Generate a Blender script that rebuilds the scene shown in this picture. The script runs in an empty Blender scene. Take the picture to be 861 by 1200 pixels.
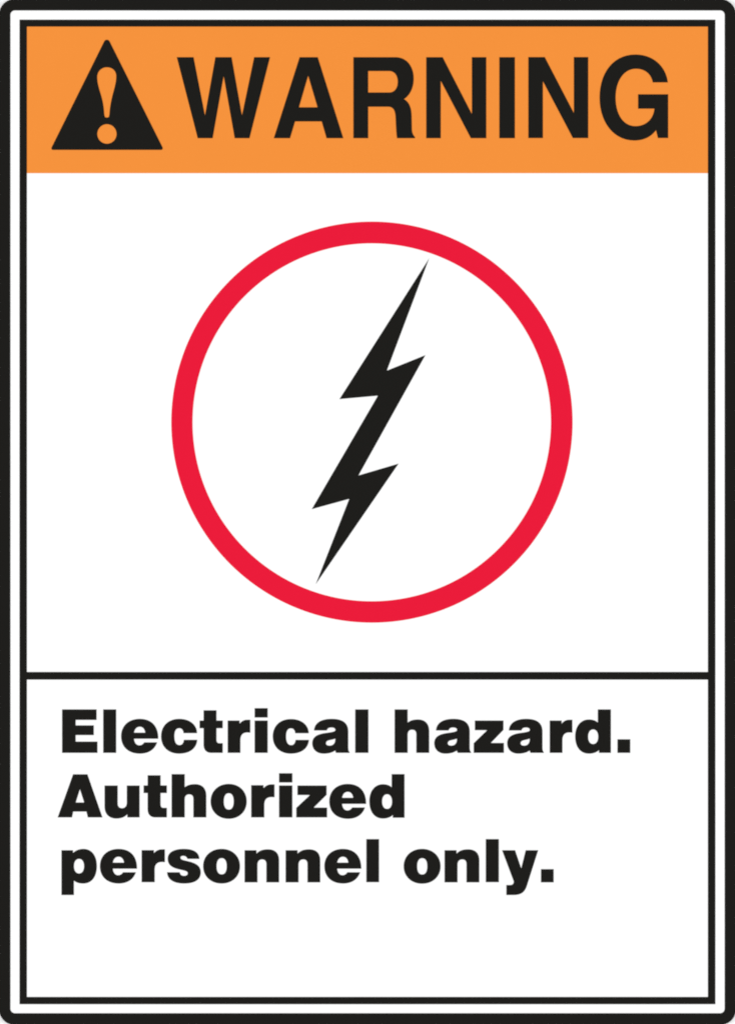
import bpy, math
from mathutils import Vector

# ------------------------------------------------------------------ scale
# the sign is a 10 x 14 inch plastic plate; one design unit = 1/1200 of its height
W, H = 861.0, 1200.0
S = 0.3556 / H                      # metres per design unit
PLATE = 0.0016                      # plate thickness
GAIN = 0.22                         # spread of the ink past its outline, design units
INK = 0.00004                       # printed film thickness
Z0 = 1.50                           # height of the sign's centre above the floor
col = bpy.context.scene.collection
scene = bpy.context.scene

def P(x, y):                        # design units -> metres on the sign (local x, z)
    return ((x - W / 2) * S * 0.99902, (H / 2 - y) * S)

# ------------------------------------------------------------------ outlines
def parse(d):
    """small reader for M L H V C Z outlines -> list of closed polylines"""
    tok = d.split(); i = 0; out = []; cur = None; cmd = None; pen = (0, 0)
    def num(k):
        nonlocal i
        v = [float(t) for t in tok[i:i + k]]; i += k
        return v
    while i < len(tok):
        if tok[i].isalpha():
            cmd = tok[i]; i += 1
            if cmd == 'Z':
                if cur: out.append(cur)
                cur = None
                continue
        if cmd == 'M':
            x, y = num(2); cur = [(x, y)]; pen = (x, y); cmd = 'L'
        elif cmd == 'L':
            x, y = num(2); cur.append((x, y)); pen = (x, y)
        elif cmd == 'H':
            x, = num(1); pen = (x, pen[1]); cur.append(pen)
        elif cmd == 'V':
            y, = num(1); pen = (pen[0], y); cur.append(pen)
        elif cmd == 'C':
            a = num(6); p0 = pen
            for k in range(1, 15):
                t = k / 14.0; u = 1 - t
                x = u**3*p0[0] + 3*u*u*t*a[0] + 3*u*t*t*a[2] + t**3*a[4]
                y = u**3*p0[1] + 3*u*u*t*a[1] + 3*u*t*t*a[3] + t**3*a[5]
                cur.append((x, y))
            pen = (a[4], a[5])
    return out

def ellipse(cx, cy, rx, ry, n=64, p=2.0):
    r = []
    for k in range(n):
        a = 2 * math.pi * k / n
        c, s = math.cos(a), math.sin(a)
        r.append((cx + rx * math.copysign(abs(c) ** (2 / p), c),
                  cy + ry * math.copysign(abs(s) ** (2 / p), s)))
    return r

def rrect(x0, y0, x1, y1, r, n=14):
    if r <= 0:
        return [(x0, y0), (x1, y0), (x1, y1), (x0, y1)]
    pts = []
    for cx, cy, a0 in ((x1 - r, y0 + r, -90), (x1 - r, y1 - r, 0), (x0 + r, y1 - r, 90), (x0 + r, y0 + r, 180)):
        for k in range(n + 1):
            a = math.radians(a0 + 90 * k / n)
            pts.append((cx + r * math.cos(a), cy + r * math.sin(a)))
    return pts

def zoomed(loops, ox, oy, s):
    return [[(ox + x / s, oy + y / s) for x, y in lp] for lp in loops]

def fit(loops, l, t, r, b):
    xs = [p[0] for lp in loops for p in lp]; ys = [p[1] for lp in loops for p in lp]
    a0, a1, b0, b1 = min(xs), max(xs), min(ys), max(ys)
    return [[(l + (x - a0) * (r - l) / (a1 - a0), t + (y - b0) * (b - t) / (b1 - b0)) for x, y in lp] for lp in loops]

def spread(loops, d):
    """ink gain: the printed edge creeps outwards by d (holes close by d)"""
    def inside(p, lp):
        c = False
        for i in range(len(lp)):
            (x0, y0), (x1, y1) = lp[i - 1], lp[i]
            if (y0 > p[1]) != (y1 > p[1]) and p[0] < (x1 - x0) * (p[1] - y0) / (y1 - y0) + x0:
                c = not c
        return c
    out = []
    for j, lp in enumerate(loops):
        pts = [p for i, p in enumerate(lp) if math.dist(p, lp[i - 1]) > 1e-3]
        area = sum(pts[i - 1][0] * pts[i][1] - pts[i][0] * pts[i - 1][1] for i in range(len(pts)))
        hole = sum(inside(pts[0], o) for k, o in enumerate(loops) if k != j) % 2
        sg = (1 if area > 0 else -1) * (-1 if hole else 1) * d
        new = []
        for i in range(len(pts)):
            a, b, c = Vector(pts[i - 1]), Vector(pts[i]), Vector(pts[(i + 1) % len(pts)])
            e0, e1 = (b - a).normalized(), (c - b).normalized()
            n0, n1 = Vector((e0.y, -e0.x)), Vector((e1.y, -e1.x))
            m = n0 + n1
            k = 2 / max(m.length_squared, 0.35)
            new.append((b.x + m.x * k * sg, b.y + m.y * k * sg))
        out.append(new)
    return out

# ------------------------------------------------------------------ meshes
def plate(name, loops, y_back, y_front, mat, parent, label=None, bevel=0.0):
    """flat outline (with holes) of real thickness, standing in the XZ plane, facing -Y"""
    cu = bpy.data.curves.new('outline', 'CURVE'); cu.dimensions = '2D'; cu.fill_mode = 'BOTH'
    half = (y_back - y_front) / 2
    cu.extrude = max(half - bevel, 0)
    if bevel:
        cu.bevel_depth = bevel; cu.bevel_resolution = 3; cu.offset = -bevel
    for lp in loops:
        sp = cu.splines.new('POLY'); sp.points.add(len(lp) - 1); sp.use_cyclic_u = True
        for q, (x, y) in zip(sp.points, lp):
            X, Z = P(x, y); q.co = (X, Z, 0, 1)
    tmp = bpy.data.objects.new('outline', cu); col.objects.link(tmp)
    dg = bpy.context.evaluated_depsgraph_get()
    me = bpy.data.meshes.new_from_object(tmp.evaluated_get(dg))
    bpy.data.objects.remove(tmp); bpy.data.curves.remove(cu)
    ym = (y_back + y_front) / 2
    for v in me.vertices:
        x, z, d = v.co
        v.co = (x, ym - d, z)       # rotate the XY outline up into XZ, front towards -Y
    me.name = name
    me.materials.clear(); me.materials.append(mat)
    me.update()
    o = bpy.data.objects.new(name, me); col.objects.link(o); o.parent = parent
    if label: o['label'] = label
    return o

# ------------------------------------------------------------------ materials
def material(name, rgb, rough, spec=0.25, mottle=0.012, bump=0.02):
    m = bpy.data.materials.new(name); m.use_nodes = True
    nt = m.node_tree; b = nt.nodes['Principled BSDF']
    tc = nt.nodes.new('ShaderNodeTexCoord')
    n1 = nt.nodes.new('ShaderNodeTexNoise'); n1.inputs['Scale'].default_value = 45; n1.inputs['Detail'].default_value = 4
    mr = nt.nodes.new('ShaderNodeMapRange')
    mr.inputs['To Min'].default_value = 1 - mottle; mr.inputs['To Max'].default_value = 1 + mottle
    mul = nt.nodes.new('ShaderNodeVectorMath'); mul.operation = 'SCALE'
    mul.inputs[0].default_value = rgb
    n2 = nt.nodes.new('ShaderNodeTexNoise'); n2.inputs['Scale'].default_value = 900; n2.inputs['Detail'].default_value = 3
    bp = nt.nodes.new('ShaderNodeBump'); bp.inputs['Strength'].default_value = bump; bp.inputs['Distance'].default_value = 0.0001
    nt.links.new(tc.outputs['Object'], n1.inputs['Vector']); nt.links.new(tc.outputs['Object'], n2.inputs['Vector'])
    nt.links.new(n1.outputs['Fac'], mr.inputs['Value']); nt.links.new(mr.outputs['Result'], mul.inputs['Scale'])
    nt.links.new(mul.outputs['Vector'], b.inputs['Base Color'])
    nt.links.new(n2.outputs['Fac'], bp.inputs['Height']); nt.links.new(bp.outputs['Normal'], b.inputs['Normal'])
    b.inputs['Roughness'].default_value = rough
    b.inputs['Specular IOR Level'].default_value = spec
    return m

white = material('white_plastic', (0.84, 0.84, 0.84), 0.5, 0.2)
paint = material('white_wall_paint', (0.86, 0.86, 0.86), 0.8, 0.1, bump=0.1)
black = material('black_ink', (0.0068, 0.0064, 0.0052), 0.5, 0.08, bump=0.0)
orange = material('orange_ink', (0.755, 0.236, 0.034), 0.5, 0.08, bump=0.0)
red = material('red_ink', (0.680, 0.0050, 0.031), 0.5, 0.08, bump=0.0)

# ------------------------------------------------------------------ letter shapes
G = {}
def glyph(k, d=None, extra=None):
    G[k] = (parse(d) if d else []) + (extra or [])
glyph('E', 'M 76 62 H 459 V 177 H 225 V 241 H 428 V 347 H 225 V 423 H 469 V 546 H 76 Z')
glyph('l', 'M 537 62 H 679 V 546 H 537 Z')
glyph('.', 'M 607 397 H 747 V 546 H 607 Z')
glyph('c', 'M 820 325 H 672 C 668 290 650 270 622 270 C 582 270 566 305 566 362 C 566 425 585 462 625 462 C 655 462 670 440 676 403 H 822 C 815 495 740 555 620 555 C 500 555 420 480 420 362 C 420 245 500 168 622 168 C 740 168 818 235 820 325 Z')
glyph('e', 'M 603 362 H 333 C 338 410 360 438 395 438 C 420 438 436 425 450 405 H 590 C 562 485 495 528 400 528 C 275 528 193 455 193 335 C 193 220 275 143 398 143 C 530 143 605 225 603 362 Z M 333 297 H 462 C 455 250 430 228 400 228 C 366 228 342 250 333 297 Z')
glyph('t', 'M 227 72 H 368 V 187 H 438 V 270 H 368 V 400 C 368 425 378 441 402 441 H 438 V 546 H 310 C 260 546 227 515 227 455 V 270 H 182 V 187 H 227 Z')
glyph('r', 'M 497 187 H 627 V 226 C 648 195 680 178 712 178 H 747 V 320 C 738 319 730 318 715 318 C 665 318 636 345 636 405 V 546 H 497 Z')
glyph('i', 'M 177 48 H 320 V 150 H 177 Z M 177 187 H 320 V 546 H 177 Z')
glyph('a', 'M 520 546 H 372 C 366 538 364 528 362 518 C 330 543 285 555 230 555 C 155 555 105 510 105 440 C 105 375 150 345 230 330 C 290 320 340 318 362 300 C 370 275 350 262 318 262 C 290 262 273 270 265 295 H 125 C 130 215 200 168 320 168 C 440 168 505 210 505 310 V 480 C 505 515 508 528 520 540 Z M 362 385 C 330 402 290 400 268 415 C 250 430 250 455 275 465 C 325 478 368 450 362 385 Z')
glyph('h', 'M 119 62 H 262 V 213 C 290 185 330 175 380 175 C 460 175 503 225 503 305 V 546 H 362 V 340 C 362 305 345 287 313 287 C 280 287 262 308 262 345 V 546 H 119 Z')
glyph('n', 'M 160 158 H 290 V 200 C 320 162 362 148 420 148 C 500 148 543 190 543 270 V 515 H 404 V 312 C 404 275 385 258 355 258 C 322 258 301 280 301 320 V 515 H 160 Z')
glyph('z', 'M 205 187 H 522 V 290 L 378 438 H 527 V 546 H 192 V 440 L 345 292 H 205 Z')
glyph('d', 'M 387 62 H 530 V 546 H 400 V 512 C 375 540 335 555 285 555 C 190 555 133 480 133 362 C 133 250 195 175 285 175 C 330 175 365 188 387 213 Z', [ellipse(333, 367, 58, 83, p=2.2)])
glyph('p', 'M 117 158 H 243 V 193 C 270 160 310 145 360 143 C 455 143 510 220 510 335 C 510 450 455 528 360 528 C 315 528 275 518 253 490 V 657 H 117 Z', [ellipse(312, 335, 58, 83, p=2.2)])
glyph('s', 'M 320 252 H 190 C 180 230 165 218 140 218 C 118 218 106 228 108 243 C 112 262 135 268 180 278 C 280 300 335 330 335 405 C 335 485 270 528 150 528 C 30 528 -35 480 -39 405 H 100 C 103 430 120 445 150 445 C 180 445 195 430 192 410 C 190 392 165 385 110 373 C 20 355 -32 325 -32 250 C -32 180 40 143 145 143 C 255 143 315 180 320 252 Z')
glyph('o', None, [ellipse(570, 335.5, 205, 192.5, p=2.1), ellipse(571, 336, 58, 92, p=2.35)])
glyph('u', 'M 600 198 H 744 V 395 C 744 432 762 452 792 452 C 832 452 850 425 850 385 V 198 H 990 V 552 H 856 V 512 C 830 548 785 565 730 565 C 650 565 600 515 600 430 Z')
glyph('A', 'M 75 552 L 247 72 H 405 L 572 552 H 412 L 397 487 H 245 L 232 552 Z M 322 232 L 372 388 H 273 Z')
glyph('y', 'M 128 158 H 270 L 340 365 L 392 158 H 528 L 400 560 C 375 630 335 657 250 657 H 175 V 548 H 215 C 245 548 258 532 258 505 Z')

q = 9.567
def B(ox, oy, l, t, r, b):
    return (ox + l / q, oy + t / q, ox + r / q, oy + b / q)
words = [
 ('Electrical', [('E', B(65,825,76,62,469,546)), ('l', B(65,825,537,62,679,546)), ('e', B(145,825,-28,168,385,555)),
   ('c', B(145,825,420,168,822,555)), ('t', B(215,825,182,72,438,546)), ('r', B(215,825,497,178,747,546)),
   ('i', B(280,825,177,48,320,546)), ('c', B(280,825,380,170,782,555)), ('a', B(355,825,105,168,520,555)),
   ('l', B(355,825,586,62,731,546))]),
 ('hazard.', [('h', B(450,825,119,62,503,546)), ('a', B(450,825,563,168,972,555)), ('z', B(535,825,192,187,527,546)),
   ('a', B(600,825,-55,168,352,555)), ('r', B(600,825,422,178,672,546)), ('d', B(660,825,133,62,530,555)),
   ('.', B(660,825,607,397,747,546))]),
 ('Authorized', [('A', B(60,900,75,72,572,552)), ('u', B(60,900,600,198,989,565)), ('t', B(130,900,368,83,625,552)),
   ('h', B(195,900,60,70,445,552)), ('o', B(195,900,497,180,898,568)), ('r', B(265,900,282,185,540,552)),
   ('i', B(265,900,594,60,740,552)), ('z', B(330,900,165,198,507,552)), ('e', B(330,900,535,180,944,568)),
   ('d', B(395,900,362,70,753,565))]),
 ('personnel', [('p', B(60,980,117,143,510,657)), ('e', B(60,980,548,143,960,528)), ('r', B(135,980,298,148,555,513)),
   ('s', B(135,980,583,143,957,528)), ('o', B(200,980,365,143,775,528)), ('n', B(270,980,160,148,543,515)),
   ('n', B(270,980,620,148,1004,515)), ('e', B(360,980,193,143,603,528)), ('l', B(360,980,663,33,802,513))]),
 ('only.', [('o', B(465,980,77,143,487,530)), ('n', B(465,980,535,148,921,515)), ('l', B(525,980,423,33,566,513)),
   ('y', B(575,980,128,158,528,657)), ('.', B(575,980,563,370,702,515))]),
]

k = 861 / 130.0
heading = []
heading += zoomed(parse('M 48 80 H 177 L 266 532 L 347 80 H 472 L 553 532 L 648 80 H 770 L 611 708 H 497 L 411 226 L 325 708 H 210 Z'), 200, 55, k)
heading += zoomed(parse('M 72 708 L 272 80 H 412 L 610 708 H 481 L 443 578 H 236 L 197 708 Z M 338 222 L 411 469 H 266 Z'), 310, 55, k)
heading += zoomed(parse('M 93 80 H 420 C 505 80 560 150 560 245 C 560 320 530 375 484 406 C 520 422 540 465 543 520 C 545 560 545 610 546 640 C 548 668 553 680 570 700 V 708 H 432 C 428 690 424 640 421 560 C 419 500 408 466 365 464 H 207 V 708 H 93 Z M 207 187 H 370 C 412 187 437 222 437 270 C 437 320 412 354 370 354 H 207 Z'), 400, 55, k)
heading += zoomed(parse('M 95 80 H 222 L 449 522 V 80 H 560 V 708 H 441 L 207 262 V 708 H 95 Z M 662 80 H 782 V 708 H 662 Z'), 485, 55, k)
heading += zoomed(parse('M 163 103 H 328 L 622 668 V 103 H 766 V 919 H 612 L 309 345 V 919 H 163 Z'), 600, 55, 8.61)
heading += zoomed(parse('M 722 325 H 585 C 570 250 515 200 430 200 C 320 200 243 310 243 465 C 243 620 315 727 425 727 C 520 727 590 665 600 566 H 450 V 435 H 725 V 835 H 632 L 614 762 C 570 825 500 858 415 858 C 225 858 97 690 97 465 C 97 235 225 70 425 70 C 590 70 705 180 722 325 Z'), 690, 55, 861 / 110.0)

# ------------------------------------------------------------------ the sign
sign = bpy.data.objects.new('warning_sign', None); col.objects.link(sign)
sign.location = (0, 0, Z0); sign.empty_display_size = 0.05
sign['label'] = 'black bordered white plastic sign with orange WARNING header and lightning bolt in red circle'
sign['category'] = 'warning sign'

# local y: wall face at 0, plate in front of it; ink films laid on the plate's face, each layer proud of the last
f0 = -PLATE
def ink(layer):                     # (back, front) of a printed film
    return f0 - INK * layer + 0.2 * INK, f0 - INK * (layer + 1)
plate('backing_plate', [rrect(-1.5, -1.5, W + 1.5, H + 1.5, 19.5)], 0.0, f0, white, sign, 'white plastic plate with rounded corners')
plate('outer_border', spread([rrect(-1.2, -1.2, W + 1.2, H + 1.2, 19.2), rrect(12.0, 12.1, 849.1, 1187.5, 5.5)], GAIN), *ink(0.4), black, sign, 'thick black outer border with rounded corners')
plate('inner_border', spread([rrect(23.1, 23.2, 837.8, 1176.6, 0), rrect(31.4, 31.0, 829.4, 1168.4, 0)], GAIN), *ink(0.4), black, sign, 'thin black square-cornered inner border')
hp = plate('header_panel', [rrect(31.4, 31.0, 829.4, 203.0, 0)], *ink(0.2), orange, sign, 'orange header band')
plate('heading_word', spread(heading, GAIN * 0.5), *ink(1), black, hp, 'black word WARNING')
tri = plate('alert_triangle', zoomed(parse('M 414 48 C 422 34 442 34 450 48 L 805 758 C 811 770 806 779 796 779 H 70 C 60 779 56 770 61 760 Z'), 50, 40, 5.74), *ink(1), black, sign, 'black triangle with rounded corners')
plate('exclamation_mark', zoomed(parse('M 330 98 C 402 98 449 145 449 212 C 449 290 425 365 405 440 C 385 520 368 600 362 700 L 355 730 C 348 742 312 742 305 730 L 298 700 C 292 600 280 530 256 450 C 232 370 208 300 208 222 C 208 150 262 98 330 98 Z') + [ellipse(331, 950, 122, 124)], 95, 70, 10.917), *ink(2), orange, tri, 'orange exclamation mark')
sp_ = plate('symbol_panel', [rrect(31.4, 202.7, 829.4, 787.6, 0)], *ink(0), white, sign, 'white panel with the symbol')
plate('red_ring', spread([ellipse(435.7, 494.7, 234.8, 234.8, 240), ellipse(435.5, 494.9, 210.1, 209.9, 240)], GAIN), *ink(1), red, sp_, 'red circle')
bolt = [(502.6, 303.0), (398.0, 467.5), (443.0, 463.5), (365.6, 596.4), (409.4, 584.4), (370.0, 684.4), (466.5, 543.6), (419.6, 557.4), (497.9, 416.5), (452.9, 434.6)]
plate('lightning_bolt', spread([bolt], GAIN), *ink(1), black, sp_, 'black lightning bolt')
plate('divider_bar', spread([rrect(31.4, 787.6, 829.4, 796.3, 0)], GAIN), *ink(0.3), black, sign, 'thin black line between the panels')
mp = plate('message_panel', [rrect(31.4, 796.3, 829.4, 1168.4, 0)], *ink(0), white, sign, 'white panel with the message')
for text, letters in words:
    loops = []
    for g, box in letters:
        loops += fit(G[g], *box)
    plate('message_word', spread(loops, GAIN), *ink(1), black, mp, 'black word %s' % text)

# ------------------------------------------------------------------ wall behind
me = bpy.data.meshes.new('wall')
me.from_pydata([(-2.5, 0.0003, 0), (2.5, 0.0003, 0), (2.5, 0.0003, 3), (-2.5, 0.0003, 3), (-2.5, 0.12, 0), (2.5, 0.12, 0), (2.5, 0.12, 3), (-2.5, 0.12, 3)], [],
               [(0, 1, 2, 3), (5, 4, 7, 6), (4, 0, 3, 7), (1, 5, 6, 2), (3, 2, 6, 7), (4, 5, 1, 0)])
me.materials.append(paint)
wall = bpy.data.objects.new('wall', me); col.objects.link(wall)
wall['kind'] = 'structure'; wall['label'] = 'plain white wall behind the sign'

# ------------------------------------------------------------------ light: two large soft lamps, even from both sides
w = bpy.data.worlds.new('World'); scene.world = w; w.use_nodes = True
w.node_tree.nodes['Background'].inputs['Color'].default_value = (1, 1, 1, 1)
w.node_tree.nodes['Background'].inputs['Strength'].default_value = 0.44
for sx in (-1, 1):
    ld = bpy.data.lights.new('softbox', 'AREA'); ld.shape = 'RECTANGLE'; ld.size = 1.4; ld.size_y = 2.0; ld.energy = 104
    lo = bpy.data.objects.new('softbox', ld); col.objects.link(lo)
    lo.location = (sx * 3.0, -3.0, Z0)
    lo.rotation_euler = (Vector((0, 0, Z0)) - lo.location).to_track_quat('-Z', 'Y').to_euler()

# ------------------------------------------------------------------ camera
cam = bpy.data.cameras.new('camera'); co = bpy.data.objects.new('camera', cam); col.objects.link(co)
D = 1.6
co.location = (0, -D - PLATE, Z0); co.rotation_euler = (math.radians(90), 0, 0)
cam.sensor_fit = 'VERTICAL'; cam.sensor_height = 24
cam.lens = 24 * D / (H * S)
cam.clip_start = 0.05; cam.clip_end = 50
scene.camera = co
scene.cycles.filter_width = 2.0
scene.render.resolution_x = 734; scene.render.resolution_y = 1024
scene.view_settings.view_transform = 'Standard'; scene.view_settings.look = 'None'
scene.view_settings.exposure = 0.0; scene.view_settings.gamma = 1.0
